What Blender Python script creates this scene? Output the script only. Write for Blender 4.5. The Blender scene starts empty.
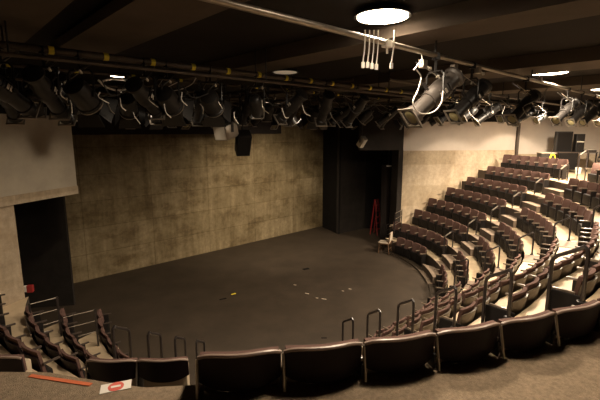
import bpy, bmesh, math, random
from mathutils import Vector, Matrix
random.seed(11)
sc = bpy.context.scene
COL = sc.collection
PI = math.pi
rad = math.radians

# ------------------------------------------------------------------ camera
F, VH, H = 399.1, 131.0, 5.15
PITCH = math.atan2(200 - VH, F)
cam = bpy.data.cameras.new('camera'); camo = bpy.data.objects.new('camera', cam); COL.objects.link(camo)
cam.sensor_width = 36; cam.lens = F / 600 * 36; cam.clip_start = .05; cam.clip_end = 200
camo.location = (0, 0, H); camo.rotation_euler = (PI / 2 - PITCH, 0, 0)
sc.camera = camo
sc.view_settings.view_transform = 'Standard'; sc.view_settings.look = 'None'
sc.view_settings.gamma = 1; sc.view_settings.use_curve_mapping = False
sc.view_settings.exposure = 0.3
sc.cycles.use_denoising = True
sc.cycles.max_bounces = 6; sc.cycles.diffuse_bounces = 4

# ------------------------------------------------------------------ house geometry
OX, OY = -1.934, 13.84                # centre of the thrust
AX = 137.0                            # azimuth of the axis (towards the audience)
Wd = Vector((math.sin(rad(AX - 90)), math.cos(rad(AX - 90)), 0))   # along the back wall
Ad = Vector((math.sin(rad(AX)), math.cos(rad(AX)), 0))             # towards the audience
def wa(w, a, z=0): return Vector((OX, OY, z)) + Wd * w + Ad * a
def pol(R, az, z=0): return Vector((OX + R * math.sin(rad(az)), OY + R * math.cos(rad(az)), z))
RLEFT = [None, 6.47, 7.3, 7.95, 8.6]
RTOP = [None, 6.75, 7.3, 7.95, 8.6, 9.3, 10.02, 10.75, 11.47]
ZT = [None, .05, .52, 1.01, 1.49, 1.98, 2.46, 2.94, 3.43]
RIN = [None, 6.35] + [RTOP[k] + .09 for k in range(1, 8)] + [11.56]
WALK = 3.46
def g(az, R=9.0):
    # rows run straighter in the near, left and wall blocks
    return ((.06 * (max(184, az) - 197) * max(0, min(1, (9.7 - R) / .6)) if az > 179 else 0) - (-.10 * max(0, min(1, (az - 118) / 6)) + .045 * min(10, max(0, az - 146))) * (1 if az < 176 else 0)
            + .022 * max(0, 80 - az) * max(0, min(1, (R - 6.3) / .5)) * max(0, min(1, (7.9 - R) / .6)))
def th1(R): return 79.12 + math.degrees(math.atan(1.347 / R))
def th2(R): return 120.53 - math.degrees(math.atan(.728 / R))
def th3(R): return 150.63 + math.degrees(math.atan(.728 / R))
def th4(R): return 192.29 - math.degrees(math.atan(1.347 / R))
RWP, RWA = Vector((4.52, 17.52, 0)), 82.0     # right wall
LWP, LWA = Vector((-6.13, 8.4, 0)), 18.5     # left wall
RWd = Vector((math.sin(rad(RWA)), math.cos(rad(RWA)), 0))
LWd = Vector((math.sin(rad(LWA)), math.cos(rad(LWA)), 0))
def wall_az(R, P, d, lo, hi, off=.0):
    # azimuth at which the circle of radius R meets the wall line (searched between lo and hi)
    n = Vector((d.y, -d.x, 0))
    best = None
    for i in range(801):
        az = lo + (hi - lo) * i / 800
        s = abs((pol(R - g(az, R), az) - P).dot(n) - off)
        if best is None or s < best[0]: best = (s, az)
    return best[1]

# ------------------------------------------------------------------ materials
def mat(name, col, rough=.6, metal=0, noise=0, nscale=8, bump=0, bscale=60, spec=.5, emit=None, es=0, col2=None):
    m = bpy.data.materials.new(name); m.use_nodes = True
    nt = m.node_tree; b = nt.nodes['Principled BSDF']
    b.inputs['Base Color'].default_value = (*col, 1); b.inputs['Roughness'].default_value = rough
    b.inputs['Metallic'].default_value = metal; b.inputs['Specular IOR Level'].default_value = spec
    if emit: b.inputs['Emission Color'].default_value = (*emit, 1); b.inputs['Emission Strength'].default_value = es
    tc = nt.nodes.new('ShaderNodeTexCoord')
    if noise or col2:
        n = nt.nodes.new('ShaderNodeTexNoise'); n.inputs['Scale'].default_value = nscale; n.inputs['Detail'].default_value = 6
        n.inputs['Roughness'].default_value = .65
        r = nt.nodes.new('ShaderNodeValToRGB')
        c2 = col2 or tuple(c * (1 - noise) for c in col)
        r.color_ramp.elements[0].position = .32; r.color_ramp.elements[1].position = .68
        r.color_ramp.elements[0].color = (*c2, 1); r.color_ramp.elements[1].color = (*col, 1)
        nt.links.new(tc.outputs['Object'], n.inputs['Vector']); nt.links.new(n.outputs['Fac'], r.inputs['Fac'])
        nt.links.new(r.outputs['Color'], b.inputs['Base Color'])
    if bump:
        n2 = nt.nodes.new('ShaderNodeTexNoise'); n2.inputs['Scale'].default_value = bscale; n2.inputs['Detail'].default_value = 3
        bp = nt.nodes.new('ShaderNodeBump'); bp.inputs['Strength'].default_value = bump; bp.inputs['Distance'].default_value = .02
        nt.links.new(tc.outputs['Object'], n2.inputs['Vector']); nt.links.new(n2.outputs['Fac'], bp.inputs['Height'])
        nt.links.new(bp.outputs['Normal'], b.inputs['Normal'])
    return m

def concrete(name, c1, c2, c3, line, sk=.75):
    """board-marked concrete: uses object coordinates, x along the wall, z up"""
    m = bpy.data.materials.new(name); m.use_nodes = True
    nt = m.node_tree; L = nt.links; b = nt.nodes['Principled BSDF']; b.inputs['Roughness'].default_value = .85
    b.inputs['Specular IOR Level'].default_value = .2
    tc = nt.nodes.new('ShaderNodeTexCoord')
    def noise(scale, detail, sx=1, sz=1):
        mp = nt.nodes.new('ShaderNodeMapping'); mp.inputs['Scale'].default_value = (sx, 1, sz)
        n = nt.nodes.new('ShaderNodeTexNoise'); n.inputs['Scale'].default_value = scale; n.inputs['Detail'].default_value = detail
        n.inputs['Roughness'].default_value = .7
        L.new(tc.outputs['Object'], mp.inputs['Vector']); L.new(mp.outputs['Vector'], n.inputs['Vector']); return n.outputs['Fac']
    def ramp(f, p0, p1, a, c):
        r = nt.nodes.new('ShaderNodeValToRGB'); e = r.color_ramp.elements
        e[0].position = p0; e[1].position = p1; e[0].color = (*a, 1); e[1].color = (*c, 1); L.new(f, r.inputs['Fac']); return r.outputs['Color']
    def mix(f, a, c, typ='MIX'):
        x = nt.nodes.new('ShaderNodeMix'); x.data_type = 'RGBA'; x.blend_type = typ
        if isinstance(f, float): x.inputs[0].default_value = f
        else: L.new(f, x.inputs[0])
        L.new(a, x.inputs[6]); L.new(c, x.inputs[7]); return x.outputs[2]
    base = ramp(noise(.9, 8), .35, .65, c1, c2)
    fine = ramp(noise(7, 6), .3, .7, (.72, .72, .72), (1.1, 1.1, 1.1))
    col = mix(1.0, base, fine, 'MULTIPLY')
    streak = ramp(noise(1.7, 5, 1.6, .22), .38, .62, (.6, .57, .5), (1.08, 1.08, 1.08))
    col = mix(sk, col, streak, 'MULTIPLY')
    # blotchy lift seams
    br = nt.nodes.new('ShaderNodeTexBrick'); br.offset = 0; br.inputs['Scale'].default_value = 1
    br.inputs['Brick Width'].default_value = 2.42; br.inputs['Row Height'].default_value = .92; br.inputs['Mortar Size'].default_value = .022
    br.inputs['Mortar Smooth'].default_value = .8
    br.inputs['Color1'].default_value = (1, 1, 1, 1); br.inputs['Color2'].default_value = (.72, .70, .64, 1); br.inputs['Mortar'].default_value = (*line, 1)
    sp = nt.nodes.new('ShaderNodeSeparateXYZ'); cb = nt.nodes.new('ShaderNodeCombineXYZ')
    L.new(tc.outputs['Object'], sp.inputs[0]); L.new(sp.outputs['X'], cb.inputs['X']); L.new(sp.outputs['Z'], cb.inputs['Y'])
    L.new(cb.outputs[0], br.inputs['Vector'])
    col = mix(.8, col, br.outputs['Color'], 'MULTIPLY')
    stain = ramp(noise(.75, 5, .7, 1.6), .50, .66, (1, 1, 1), c3)
    col = mix(.8, col, stain, 'MULTIPLY')
    L.new(col, b.inputs['Base Color'])
    bp = nt.nodes.new('ShaderNodeBump'); bp.inputs['Strength'].default_value = .35; bp.inputs['Distance'].default_value = .02
    L.new(noise(14, 5), bp.inputs['Height']); L.new(bp.outputs['Normal'], b.inputs['Normal'])
    return m

M = {}
M['stage'] = mat('stage_floor_paint', (.058, .042, .029), .6, noise=.35, nscale=1.3, bump=.15, bscale=30, spec=.35)
M['concrete'] = concrete('board_marked_concrete', (.22, .165, .093), (.38, .30, .182), (.5, .45, .36), (.55, .52, .45), .7)
M['concrete_light'] = concrete('pale_concrete', (.44, .35, .255), (.57, .465, .345), (.86, .82, .75), (.9, .88, .85), .3)
M['plaster'] = mat('warm_grey_plaster', (.52, .45, .39), .9, noise=.12, nscale=1.5)
M['plaster_left'] = mat('grey_plaster', (.46, .40, .315), .9, noise=.25, nscale=1.2)
M['lilac'] = mat('pale_painted_board', (.52, .46, .44), .8)
M['black'] = mat('black_masking', (.012, .010, .009), .9, noise=.3, nscale=3, spec=.15)
M['flat'] = mat('charcoal_flat', (.034, .028, .024), .9, noise=.35, nscale=2, spec=.15)
M['drape'] = mat('black_drape', (.028, .022, .02), .95, spec=.1)
M['ceil'] = mat('dark_ceiling', (.015, .011, .009), .9, noise=.3, nscale=1.5, spec=.2)
M['beam'] = mat('brown_black_beam', (.085, .065, .050), .85, noise=.25, nscale=1.2, spec=.2)
M['tread'] = mat('beige_vinyl_tier', (.58, .45, .30), .55, noise=.16, nscale=5, spec=.4)
M['carpet'] = mat('tan_carpet', (.30, .225, .155), .95, noise=.42, nscale=38, bump=.5, bscale=180, spec=.1)
M['stair'] = mat('brown_stair_nosing', (.25, .185, .135), .6, noise=.3, nscale=6)
M['riser'] = mat('dark_riser', (.06, .043, .032), .7)
M['uph'] = mat('mauve_brown_upholstery', (.125, .072, .060), .9, noise=.2, nscale=20, spec=.15)
M['shell'] = mat('tan_back_shell', (.105, .079, .051), .42, noise=.2, nscale=6)
M['shell_shaded'] = mat('shaded_back_shell', (.015, .008, .009), .42, noise=.2, nscale=5, spec=.14)  # back shell again, with the shade of unlit rear sides put into the colour
M['rim'] = mat('highlight_rim', (.30, .22, .18), .35, spec=.6)
M['pan'] = mat('black_seat_base', (.008, .006, .0055), .7, spec=.25)
M['pan_tan'] = mat('tan_seat_base', (.42, .34, .24), .5)
M['arm'] = mat('worn_arm_cap', (.17, .13, .095), .28, spec=.7)
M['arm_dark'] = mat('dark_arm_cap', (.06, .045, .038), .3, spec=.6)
M['metal'] = mat('black_steel', (.018, .015, .014), .4, metal=.3)
M['rail'] = mat('black_handrail', (.022, .017, .016), .3, spec=.6)
M['steel'] = mat('worn_galvanised_pipe', (.34, .29, .24), .38, metal=.75, noise=.25, nscale=10)
M['pipe_dark'] = mat('dark_grid_pipe', (.10, .075, .058), .5, metal=.5, noise=.3, nscale=10)
M['lamp_black'] = mat('spotlight_black', (.014, .012, .011), .42, metal=.0, noise=.3, nscale=8, spec=.35)
M['lamp_grey'] = mat('spotlight_worn_grey', (.05, .042, .037), .42, metal=.2, noise=.3, nscale=8)
M['lens'] = mat('lens_glass', (.22, .19, .10), .08, spec=.9)
M['gel'] = mat('gel_frame_metal', (.34, .30, .25), .35, metal=.7)
M['white'] = mat('white_plastic', (.75, .70, .64), .5)
M['cable_w'] = mat('white_cable', (.72, .66, .60), .5)
M['cable_b'] = mat('black_cable', (.02, .018, .017), .5)
M['yellow'] = mat('yellow_tape', (.85, .68, .05), .6)
M['red'] = mat('red_paint', (.30, .022, .022), .4)
M['orange'] = mat('orange_tape', (.55, .13, .05), .7)
M['wood'] = mat('brown_wood', (.16, .09, .05), .5, noise=.3, nscale=6)
M['cream'] = mat('cream_cloth', (.55, .46, .36), .9)
M['label'] = mat('pale_label', (.55, .50, .42), .6)
M['glow'] = mat('lamp_diffuser', (1, .9, .75), .5, emit=(1, .82, .60), es=14)
M['glow_soft'] = mat('dim_diffuser', (.8, .7, .6), .5, emit=(1, .8, .55), es=.12)
M['paper'] = mat('white_paper', (.75, .70, .64), .8)
M['redpaper'] = mat('red_print', (.62, .12, .09), .7)

# ------------------------------------------------------------------ mesh helpers
def obj(name, bm, m, parent=None, smooth=False, loc=None, rot=None, mats=None):
    me = bpy.data.meshes.new(name)
    bmesh.ops.recalc_face_normals(bm, faces=bm.faces[:])
    bm.to_mesh(me); bm.free()
    for mm in (mats or [m]): me.materials.append(mm)
    if smooth:
        for p in me.polygons: p.use_smooth = True
        try: me.set_sharp_from_angle(angle=rad(38))
        except Exception: pass
    o = bpy.data.objects.new(name, me); COL.objects.link(o)
    if parent: o.parent = parent
    if loc is not None: o.location = loc
    if rot is not None: o.rotation_euler = rot
    return o
def tag(o, label, cat, group=None):
    o['label'] = label; o['category'] = cat
    if group: o['group'] = group
    return o
def thing(name, label, cat, loc=(0, 0, 0), rz=0, group=None):
    o = bpy.data.objects.new(name, None); COL.objects.link(o); o.empty_display_size = .1
    o.location = loc; o.rotation_euler = (0, 0, rz)
    return tag(o, label, cat, group)
def struct(name, bm, m, label=None, **k):
    o = obj(name, bm, m, **k); o['kind'] = 'structure'
    if label: o['label'] = label
    return o
def box(bm, x0, x1, y0, y1, z0, z1, bev=0, mi=0, mtx=None):
    vs = [bm.verts.new((x, y, z)) for z in (z0, z1) for y in (y0, y1) for x in (x0, x1)]
    fs = [bm.faces.new([vs[i] for i in f]) for f in ((0, 2, 3, 1), (4, 5, 7, 6), (0, 1, 5, 4), (2, 6, 7, 3), (0, 4, 6, 2), (1, 3, 7, 5))]
    for f in fs: f.material_index = mi
    if mtx is not None:
        for v in vs: v.co = mtx @ v.co
    if bev:
        es = list({e for f in fs for e in f.edges})
        r = bmesh.ops.bevel(bm, geom=es, offset=bev, segments=2, affect='EDGES', profile=.6)
        for f in r['faces']: f.material_index = mi
    return vs
def prism(bm, pts, z0, z1):
    lo = [bm.verts.new((p[0], p[1], z0)) for p in pts]; hi = [bm.verts.new((p[0], p[1], z1)) for p in pts]
    n = len(pts)
    bm.faces.new(lo[::-1]); bm.faces.new(hi)
    for i in range(n): bm.faces.new([lo[i], lo[(i + 1) % n], hi[(i + 1) % n], hi[i]])
def tube(bm, pts, r, seg=8, cap=True):
    pts = [Vector(p) for p in pts]; rings = []; n = len(pts)
    prev = None
    for i, p in enumerate(pts):
        d = (pts[min(i + 1, n - 1)] - pts[max(i - 1, 0)]).normalized()
        if prev is None:
            u = d.cross(Vector((0, 0, 1)))
            if u.length < .05: u = d.cross(Vector((1, 0, 0)))
        else: u = prev - d * prev.dot(d)
        u.normalize(); prev = u; v = d.cross(u)
        rr = r[i] if isinstance(r, (list, tuple)) else r
        k = 1
        if 0 < i < n - 1:
            c = (pts[i] - pts[i - 1]).normalized().dot((pts[i + 1] - pts[i]).normalized()); k = 1 / max(.5, math.sqrt((1 + c) / 2))
        rings.append([bm.verts.new(p + (u * math.cos(a) + v * math.sin(a)) * rr * (k if k < 1.2 else 1.1)) for a in [2 * PI * j / seg for j in range(seg)]])
    for a, b in zip(rings, rings[1:]):
        for j in range(seg): bm.faces.new([a[j], a[(j + 1) % seg], b[(j + 1) % seg], b[j]])
    if cap: bm.faces.new(rings[0][::-1]); bm.faces.new(rings[-1])
def lathe(bm, prof, seg=16, mtx=None, axis='Y'):
    """prof: (radius, t) along axis; closed by caps when radius > 0"""
    rings = []
    for r, t in prof:
        ring = []
        for j in range(seg):
            a = 2 * PI * j / seg
            co = Vector((r * math.cos(a), t, r * math.sin(a))) if axis == 'Y' else Vector((r * math.cos(a), r * math.sin(a), t))
            ring.append(bm.verts.new(mtx @ co if mtx is not None else co))
        rings.append(ring)
    for a, b in zip(rings, rings[1:]):
        for j in range(seg): bm.faces.new([a[j], a[(j + 1) % seg], b[(j + 1) % seg], b[j]])
    bm.faces.new(rings[0][::-1]); bm.faces.new(rings[-1])
def curve_pts(ctrl, n=8):
    """Catmull-Rom through ctrl"""
    c = [Vector(p) for p in ctrl]; c = [c[0] * 2 - c[1]] + c + [c[-1] * 2 - c[-2]]
    out = []
    for i in range(1, len(c) - 2):
        p0, p1, p2, p3 = c[i - 1:i + 3]
        for j in range(n):
            t = j / n
            out.append(.5 * ((2 * p1) + (p2 - p0) * t + (2 * p0 - 5 * p1 + 4 * p2 - p3) * t * t + (3 * p1 - p0 - 3 * p2 + p3) * t ** 3))
    out.append(c[-2]); return out
NB = bmesh.new
ORD = ['zeroth', 'first', 'second', 'third', 'fourth', 'fifth', 'sixth', 'seventh', 'eighth', 'ninth', 'tenth', 'eleventh', 'twelfth', 'thirteenth',
       'fourteenth', 'fifteenth', 'sixteenth', 'seventeenth', 'eighteenth', 'nineteenth', 'twentieth', 'twenty-first', 'twenty-second', 'twenty-third', 'twenty-fourth', 'twenty-fifth']
def dup(root, loc, rz, label, group=None, name=None):
    r = root.copy(); COL.objects.link(r); r.location = loc; r.rotation_euler = (0, 0, rz); r['label'] = label
    if group: r['group'] = group
    for ch in list(root.children):
        c = ch.copy(); COL.objects.link(c); c.parent = r
        for gch in ch.children:
            d = gch.copy(); COL.objects.link(d); d.parent = c
    return r
def kill(root):
    for ch in list(root.children):
        for gch in list(ch.children): bpy.data.objects.remove(gch)
        bpy.data.objects.remove(ch)
    bpy.data.objects.remove(root)

# ------------------------------------------------------------------ the setting
def wall_obj(name, P, Q, z0, z1, m, th=.2, back=None, label=None):
    """straight wall from P to Q (left end at P seen from the room); thickness away from the room (to +normal side 'back')"""
    P, Q = Vector(P), Vector(Q); d = (Q - P).normalized(); L = (Q - P).length
    bm = NB(); box(bm, 0, L, 0, th, z0, z1)
    o = struct(name, bm, m, label); o.location = (P.x, P.y, 0); o.rotation_euler = (0, 0, math.atan2(d.y, d.x)); return o

bm = NB(); prism(bm, [(-13, -9), (24, -9), (24, 30), (-13, 30)], -.3, 0)
struct('floor', bm, M['stage'], 'dark scuffed stage floor')
CZ = 6.5
bm = NB(); prism(bm, [(-13, -9), (24, -9), (24, 30), (-13, 30)], CZ, CZ + .2)
struct('ceiling', bm, M['ceil'], 'dark ceiling slab')
# back wall of board-marked concrete
wall_obj('wall_back', wa(-9.2, -3.36), wa(7.5, -3.36), 0, CZ, M['concrete'], .3, label='board-marked concrete wall at the back of the stage')
# right side wall: pale concrete below, plaster above
rw0 = RWP; rw1 = RWP + RWd * 5.35
wall_obj('wall_right', rw0, rw1, 0, 4.30, M['concrete_light'], .3, label='pale concrete wall beside the far seats')
wall_obj('wall_right_upper', rw0 + Vector((0, .05, 0)), rw1 + Vector((0, .05, 0)), 4.30, 5.55, M['plaster'], .25, label='warm plaster wall above the concrete')
wall_obj('wall_right_top', rw0 + Vector((0, .04, 0)), rw1 + Vector((0, .04, 0)), 5.55, CZ, M['black'], .25, label='black painted top of the right wall')
cor = rw1
wall_obj('wall_rear_right', cor, cor + Vector((9, -.9, 0)), 0, 4.12, M['concrete_light'], .3, label='low concrete wall behind the equipment table')
wall_obj('wall_rear_right_upper', cor + Vector((0, .05, 0)), cor + Vector((9, -.85, 0)), 4.12, 5.8, M['plaster'], .25, label='plaster wall behind the equipment table')
wall_obj('wall_rear_right_top', cor + Vector((0, .04, 0)), cor + Vector((9, -.86, 0)), 5.8, CZ, M['black'], .25, label='black painted top of the rear right wall')
bm = NB(); box(bm, cor.x - .05, cor.x + .05, cor.y - .12, cor.y + .02, 3.45, 5.5); struct('trim_1', bm, M['riser'], 'dark vertical strip in the wall corner')
# left side wall
pe = LWP + LWd * .0
def lw(t, off=0): return LWP + LWd * t + Vector((LWd.y, -LWd.x, 0)) * off
def lbox(name, t0, t1, o0, o1, z0, z1, m, label):
    bm = NB(); box(bm, t0, t1, o0, o1, z0, z1)
    o = struct(name, bm, m, label); o.location = LWP; o.rotation_euler = (0, 0, math.atan2(LWd.y, LWd.x)); return o
lbox('wall_left_pier', -.62, 0, 0, .3, 0, 3.62, M['concrete_light'], 'pale concrete pier beside the black opening')
lbox('wall_left', -9, -.62, 0, .3, 0, 3.62, M['lilac'], 'pale painted side wall')
lbox('wall_left_top', -9, 1.62, -.01, .45, 5.5, CZ, M['black'], 'black painted top of the left wall')
lbox('wall_left_upper', -9, 1.62, -.02, .45, 3.80, 5.5, M['plaster_left'], 'grey plaster wall overhanging the opening')
lbox('trim_2', -9, 1.62, -.05, .47, 3.60, 3.80, M['concrete_light'], 'concrete edge under the grey plaster wall')
# black masking: flats and borders
wall_obj('wall_masking_left', (-9.2, 10.85, 0), (-6.78, 11.27, 0), 0, CZ, M['flat'], .12, label='black flat filling the left opening')
wall_obj('wall_masking_wing', (-9.2, 10.85, 0), (-9.0, 7.5, 0), 0, CZ, M['black'], .12, label='black wall inside the left opening')
bm = NB(); box(bm, -9.2, 4.2, -3.02, -2.94, 5.03, CZ)
o = struct('masking_border', bm, M['drape'], 'black border hung along the top of the back wall')
o.location = (OX, OY, 0)
o.rotation_euler = (0, 0, 0)
for v in o.data.vertices:
    p = wa(v.co.x, v.co.y, v.co.z) - Vector((OX, OY, 0)); v.co = p
wall_obj('wall_masking_leg', (1.22, 21.15, 0), (1.93, 19.66, 0), 0, CZ, M['black'], .1, label='black leg at the right end of the back wall')
wall_obj('wall_masking_column', (1.93, 19.66, 0), (3.45, 20.85, 0), 0, CZ, M['flat'], .15, label='charcoal flat beside the right opening')
wall_obj('wall_masking_passage', (3.45, 20.85, 0), (7.2, 20.6, 0), 0, CZ, M['black'], .12, label='black wall at the end of the right passage')
f0 = RWP - RWd * 1.95
wall_obj('wall_masking_fascia', f0, RWP - RWd * .02, 4.33, CZ, M['flat'], .3, label='charcoal fascia above the right opening')
wall_obj('wall_masking_jamb', RWP - RWd * .22, RWP - RWd * .01, 0, 4.33, M['flat'], .8, label='dark jamb of the right opening')
# walls of the room behind the camera
wall_obj('wall_rear', (17.8, -6, 0), (-12, -6, 0), 0, CZ, M['flat'], .3, label='dark wall behind the walkway')
wall_obj('wall_rear_side', (17.6, 17.3, 0), (17.8, -6, 0), 0, CZ, M['plaster'], .3, label='plaster wall behind the top row')

# tiers
def ring(bm, r0, r1, z0, z1, azf0, azf1, n=48):
    """solid ring sector, azimuth limits given per radius"""
    V = []
    for r in (r0, r1):
        a0, a1 = azf0(r), azf1(r)
        V.append([pol(r - g(a0 + (a1 - a0) * i / n, r), a0 + (a1 - a0) * i / n) for i in range(n + 1)])
    vs = [[[bm.verts.new((p.x, p.y, z)) for p in row] for row in V] for z in (z0, z1)]
    for i in range(n):
        for lev, flip in ((0, 1), (1, 0)):
            q = [vs[lev][0][i], vs[lev][0][i + 1], vs[lev][1][i + 1], vs[lev][1][i]]
            bm.faces.new(q)
        for k in (0, 1): bm.faces.new([vs[0][k][i], vs[0][k][i + 1], vs[1][k][i + 1], vs[1][k][i]])
    for i in (0, n): bm.faces.new([vs[0][0][i], vs[0][1][i], vs[1][1][i], vs[1][0][i]])
    bm.faces.index_update()
    for f in bm.faces:
        f.normal_update(); c = f.calc_center_median(); rv = Vector((c.x - OX, c.y - OY, 0)).normalized()
        f.material_index = 1 if abs(f.normal.dot(rv)) > .75 else 0
def rwaz(r): return wall_az(r, RWP, RWd, 40, 88, -.02)
def lwaz(r): return wall_az(r, LWP, LWd, 196, 250, .02)
def tier_end(r): return {1: 207.5, 2: 209, 3: 210.5}.get(KT, 0) or min(lwaz(r), 240)
KT = 9
D0 = lambda r: th3(r) + math.degrees(1.15 / r)      # near side of the stair by the right-hand block
D1 = lambda r: th4(r) - math.degrees(.06 / r)
tierlab = 'beige floor of the {} seating tier, {} side'
for k in range(1, 8):
    KT = k; r0, r1 = RIN[k], RIN[k + 1]
    bm = NB(); ring(bm, r0, r1, 0, ZT[k], (lambda r: max(rwaz(r), 61.5 if k < 3 else 0)), D0)
    struct('seating_tier', bm, None, tierlab.format(ORD[k], 'right') if k > 1 else 'low dark step under the first row, right side', mats=[M['tread'] if k > 1 else M['stage'], M['riser']])
    if k == 1: r0, r1 = 6.1, 6.56
    if k == 2: r0 = 6.56
    if k >= 5: r0, r1 = (RIN[5], 10.05) if k == 5 else (10.05, 11.2)
    if k == 7: continue
    bm = NB(); ring(bm, r0, r1, 0, ZT[k], D1, tier_end)
    struct('seating_tier', bm, None, tierlab.format(ORD[k], 'left'), mats=[M['tread'], M['riser']])
# low floor between the two stairs, under the top row
bm = NB(); ring(bm, 6.6, 11.3, 0, .06, D0, D1); struct('entrance_floor', bm, M['riser'], 'low floor of the entrance under the walkway')
# top platform on the right and walkway in front of the camera
bm = NB(); ring(bm, RIN[8], 16.2, 0, ZT[8], lambda r: wall_az(r, RWP, RWd, 40, 88, -.02) if r < 12 else wall_az(r, cor, Vector((.995, -.0995, 0)), 40, 100, -.02), D0, 60)
struct('top_platform', bm, None, mats=[M['tread'], M['riser']], label='beige top platform on the right')
D0f = D0
def flat_g(f):
    global g
    old = g; g = lambda az, R=9: 0
    f(); g = old
def walk():
    global g
    g = lambda az, R=9: max(0, min(.21, (az - 175.5) * .055)) if R < 13 else 0
    bm = NB(); ring(bm, 11.46, 19.0, 0, WALK, lambda r: D0f(r) - 26 if r > 13.2 else D0f(r) - 6, lambda r: wall_az(r, LWP, LWd, 178.4, 236, .02), 120)
    struct('walkway_floor', bm, None, mats=[M['carpet'], M['riser']], label='tan carpeted walkway behind the nearest row')
    g = lambda az, R=9: 0
    bm = NB(); ring(bm, 10.95, 11.44, 0, 2.97, D0, lambda r: 173.9); struct('seating_tier', bm, M['riser'], 'ledge under the nearest dark seats')
    bm = NB(); ring(bm, 9.4, 10.05, 0, 1.98, lambda r: 174.6, lambda r: 181.7); struct('seating_tier', bm, None, mats=[M['tread'], M['riser']], label='ledge under the two smaller dark seats')
flat_g(walk)

# stairs: half steps between the tiers
def stairs(name, a0, a1, k0, k1, label):
    bm = NB(); e = .003
    for k in range(k0, k1):
        rise = ZT[k + 1] - ZT[k]
        ring(bm, RIN[k] - .02, RIN[k + 1] - .02, ZT[k] - .04, ZT[k] + .012, a0, a1, 6)
        ring(bm, RIN[k + 1] - .34, RIN[k + 1] - .02, ZT[k] + .012, ZT[k] + rise * .5, a0, a1, 6)
    struct(name, bm, None, label, mats=[M['stair'], M['riser']])
dg = math.degrees
stairs('aisle_stairs', lambda r: 89.4 + dg(.06 / r) - (3.5 if r < 6.8 else 0), lambda r: 88.6 + dg(1.17 / r), 1, 8, 'brown aisle stairs between the wall block and the corner block')
stairs('aisle_stairs', lambda r: th2(r) + dg(.08 / r), lambda r: th2(r) + dg(.75 / r), 1, 8, 'aisle stairs at the end of the corner block')
stairs('aisle_stairs', lambda r: th3(r) + dg(.05 / r), lambda r: th3(r) + dg(1.1 / r), 1, 7, 'aisle stairs in front of the walkway on the right')
stairs('aisle_stairs', lambda r: th4(r) + dg(.05 / r), lambda r: th4(r) + dg(.95 / r), 1, 4, 'aisle stairs beside the left block')

# ceiling beams run along the axis
def wabox(name, w0, w1, a0, a1, z0, z1, m, label, kind='structure'):
    bm = NB(); box(bm, w0, w1, -a1, -a0, z0, z1)
    o = obj(name, bm, m); o['kind'] = kind; o['label'] = label
    o.location = (OX, OY, 0); o.rotation_euler = (0, 0, math.atan2(Wd.y, Wd.x)); return o
wabox('ceiling_panel', -12, -6.9, 2.2, 16, 6.3, 6.42, M['beam'], 'brown lowered ceiling panel over the left block')
wabox('ceiling_panel', -6.5, -5.75, 4.4, 16, 6.3, 6.42, M['beam'], 'narrow brown ceiling panel beside the dark slot')
wabox('ceiling_beam', -3.68, -3.0, -3.2, 16, 6.28, CZ, M['beam'], 'brown ceiling beam right of the nearest round lamp')
wabox('ceiling_beam', .1, 1.2, -3.2, 16, 6.28, CZ, M['beam'], 'brown ceiling beam left of the far round lamp')
wabox('ceiling_beam', 4.2, 5.3, -1.0, 16, 6.28, CZ, M['beam'], 'brown ceiling beam beyond the far round lamp')

# ------------------------------------------------------------------ seats
def shell_grid(hw, zb, zt, ybase, tilt, curve, th, nb=0.0, nx=10, nz=8, topdrop=.03, botup=.0, taper=0):
    bm = NB(); F_ = []; B_ = []
    for s, store in ((1, F_), (-1, B_)):
        for i in range(nz + 1):
            row = []
            for j in range(nx + 1):
                x = -1 + 2 * j / nx
                t = i / nz
                zlo = zb + botup * abs(x) ** 3; zhi = zt - topdrop * abs(x) ** 5
                z = zlo + (zhi - zlo) * t
                w = hw * (1 - taper * (1 - t))
                y = ybase - tilt * (z - zb) + curve * x * x + s * th / 2
                if s == 1 and nb: y += nb * (1 - abs(x) ** 4) * math.sin(PI * min(1, max(0, t)) ) ** .6
                row.append(bm.verts.new((x * w, y, z)))
            store.append(row)
    for st in (F_, B_):
        for i in range(nz):
            for j in range(nx): bm.faces.new([st[i][j], st[i][j + 1], st[i + 1][j + 1], st[i + 1][j]])
    for i in range(nz):
        for j in (0, nx): bm.faces.new([F_[i][j], F_[i + 1][j], B_[i + 1][j], B_[i][j]])
    for j in range(nx):
        for i in (0, nz): bm.faces.new([F_[i][j], F_[i][j + 1], B_[i][j + 1], B_[i][j]])
    return bm
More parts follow.
